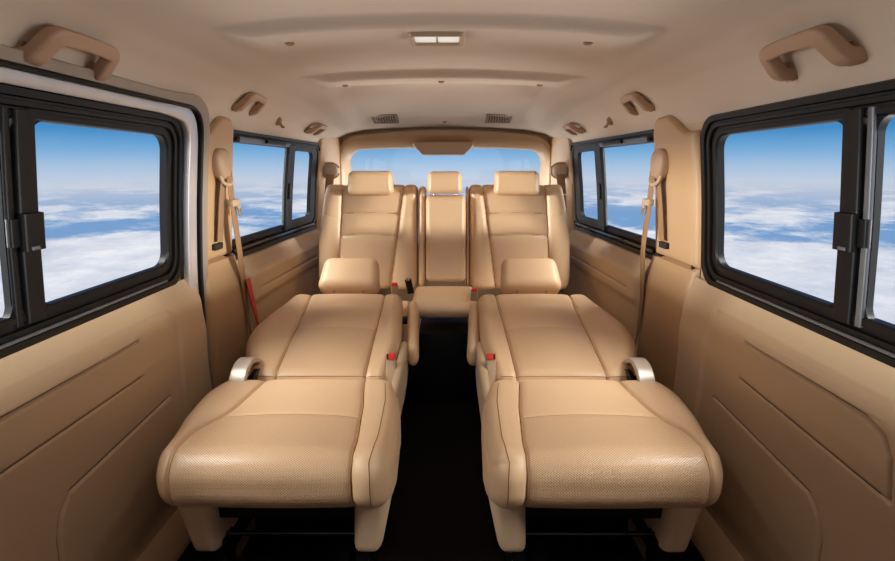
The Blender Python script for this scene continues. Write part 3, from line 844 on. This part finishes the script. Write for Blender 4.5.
def rear_belt(s, sd):
    c = np.array([s*.628, 2.795, .985])
    r = empty('rear_seat_belt', tuple(c), 'tan seat belt behind the %s rear seat, on the rear corner pillar' % sd, 'seat belt', 'rear seat belts')
    P, N_, F = rbox((.046, .022, .034), (.03, .018, .028), (18, 10, 14))
    obj('anchor_cover', (P+c, F), M_beige, r)
    obj('cover_ring', sweep(smooth_path([c+np.array([.05*math.cos(t)*1.0, .0, .04*math.sin(t)]) for t in np.linspace(R(20), R(340), 14)], 3), rprof(.014, .010, .004), (0, 1, 0)), M_handle, r)
    obj('webbing', sweep(smooth_path([c+np.array([-s*.004, -.02, -.02]), c+np.array([s*.004, -.05, -.12]), c+np.array([s*.006, -.10, -.30]), c+np.array([s*.0, -.14, -.42])], 8), rprof(.044, .003, .001, 2), (0, -1, 0)), M_web, r)
    obj('tongue', box(c+np.array([s*.008, -.058, -.125]), (.016, .006, .006), .002), M_chrome, r)
rear_belt(-1, 'left'); rear_belt(1, 'right')

# ------------------------------------------------------------------ world: sky over a sea of clouds
wd = bpy.data.worlds.new('sky'); bpy.context.scene.world = wd; wd.use_nodes = True
nt = wd.node_tree; nt.nodes.clear(); N = nt.nodes.new; L = nt.links.new
def op(o, *a, cl=False):
    n = N('ShaderNodeMath'); n.operation = o; n.use_clamp = cl
    for i, x in enumerate(a):
        if isinstance(x, (int, float)): n.inputs[i].default_value = x
        else: L(x, n.inputs[i])
    return n.outputs[0]
def mixc(f, a, b):
    n = N('ShaderNodeMix'); n.data_type = 'RGBA'
    for k, x in (('Factor', f), ('A', a), ('B', b)):
        if isinstance(x, (tuple, float, int)): n.inputs[k].default_value = x
        else: L(x, n.inputs[k])
    return n.outputs['Result']
def ramp(f, stops):
    n = N('ShaderNodeValToRGB'); e = n.color_ramp.elements
    e[0].position, e[0].color = stops[0]; e[1].position, e[1].color = stops[-1]
    for p, c in stops[1:-1]: x = e.new(p); x.color = c
    L(f, n.inputs[0]); return n.outputs[0]
tc = N('ShaderNodeTexCoord'); sp = N('ShaderNodeSeparateXYZ'); L(tc.outputs['Generated'], sp.inputs[0])
el = op('ARCSINE', sp.outputs['Z'])                            # radians; the horizon dips to about -1.5 degrees
deg = op('MULTIPLY', el, 180/math.pi)
up = op('DIVIDE', op('ADD', deg, 3.0), 18.0, cl=True)
sky = ramp(up, [(0, srgb(206, 210, 222)), (.10, srgb(196, 208, 228)), (.17, srgb(172, 198, 226)), (.26, srgb(122, 174, 220)), (.36, srgb(68, 142, 202)), (.52, srgb(34, 106, 170)), (1, srgb(24, 78, 150))])
dn = op('ADD', op('MAXIMUM', op('MULTIPLY', sp.outputs['Z'], -1.0), 0.0), .07)
cx_ = op('DIVIDE', sp.outputs['X'], dn); cy_ = op('DIVIDE', sp.outputs['Y'], dn)
cv = N('ShaderNodeCombineXYZ'); L(cx_, cv.inputs[0]); L(cy_, cv.inputs[1])
def noise(sc, det, off=0, rough=.6):
    n = N('ShaderNodeTexNoise'); n.inputs['Scale'].default_value = sc; n.inputs['Detail'].default_value = det; n.inputs['Roughness'].default_value = rough
    ad = N('ShaderNodeVectorMath'); ad.operation = 'ADD'; ad.inputs[1].default_value = (off, off*.7, off*.3)
    L(cv.outputs[0], ad.inputs[0]); L(ad.outputs[0], n.inputs['Vector']); return n.outputs['Fac']
n1 = noise(.75, 9, 4.0, .68); n2 = noise(2.2, 8, 11.0, .7)
near = op('DIVIDE', op('SUBTRACT', op('MULTIPLY', deg, -1.0), 6.0), 2.5, cl=True)      # solid deck closer in
cov = op('ADD', n1, op('MULTIPLY', near, .35))
cov = op('MULTIPLY', op('SUBTRACT', cov, .47), 9.0, cl=True)
shade = op('MULTIPLY', op('SUBTRACT', n2, .30), 2.4, cl=True)
cloud = mixc(shade, srgb(192, 200, 222), srgb(246, 246, 250))
sea = mixc(cov, srgb(122, 162, 210), cloud)
haze = op('DIVIDE', op('ADD', deg, 4.6), 3.2, cl=True)
sea = mixc(op('MULTIPLY', haze, .85), sea, srgb(205, 210, 224))
hz_f = op('DIVIDE', op('ADD', deg, 2.2), 1.4, cl=True)
colr = mixc(hz_f, sea, sky)
bg = N('ShaderNodeBackground'); L(colr, bg.inputs['Color']); bg.inputs['Strength'].default_value = 1.0
ow = N('ShaderNodeOutputWorld'); L(bg.outputs[0], ow.inputs['Surface'])

# ------------------------------------------------------------------ lights
def sun(name, rot, e, ang, col=(1, .96, .9)):
    l = bpy.data.lights.new(name, 'SUN'); l.energy = e; l.angle = R(ang); l.color = col
    o = bpy.data.objects.new(name, l); C.objects.link(o)
    d = Vector(rot); o.rotation_euler = d.to_track_quat('-Z', 'Y').to_euler(); return o
def area(name, loc, target, sx, sy, e, col=(1, .95, .88)):
    l = bpy.data.lights.new(name, 'AREA'); l.shape = 'RECTANGLE'; l.size = sx; l.size_y = sy; l.energy = e; l.color = col
    o = bpy.data.objects.new(name, l); C.objects.link(o); o.location = loc
    o.rotation_euler = (Vector(target)-Vector(loc)).to_track_quat('-Z', 'Y').to_euler(); return o
for sx, nm in ((1, 'left'), (-1, 'right')):
    sun('side_fill_'+nm, (sx, .36, -1.25), 7.2, 36, (1, .98, .95))  # added sun on each side, stands in for light through the windows
    sun('sill_fill_'+nm, (sx, .30, -.05), 4.4, 7, (1, .98, .94))  # added near-level sun on each side to brighten sills and pillars
    sun('ceiling_fill_'+nm, (sx, -.30, .40), 4.2, 44, (1, .98, .97))  # added upward sun on each side to brighten the ceiling
sun('front_fill', (0, 1, -.16), .6, 26)  # added fill sun through the open front, lifts the backrests
area('ceiling_lamp_light', (-.007, 1.205, 1.255), (-.007, 1.30, 0), .10, .06, .8)

# ------------------------------------------------------------------ camera
cam = bpy.data.cameras.new('camera'); cam.sensor_width = 36; cam.lens = 500/895*36; cam.clip_start = .02
co = bpy.data.objects.new('camera', cam); C.objects.link(co)
co.location = (.02, 0, 1.0); co.rotation_euler = (R(90-12.7), 0, math.atan(1.4/500))
sc = bpy.context.scene; sc.camera = co
sc.view_settings.view_transform = 'Standard'; sc.view_settings.look = 'None'
sc.view_settings.gamma = 1; sc.view_settings.use_curve_mapping = False; sc.view_settings.exposure = 0
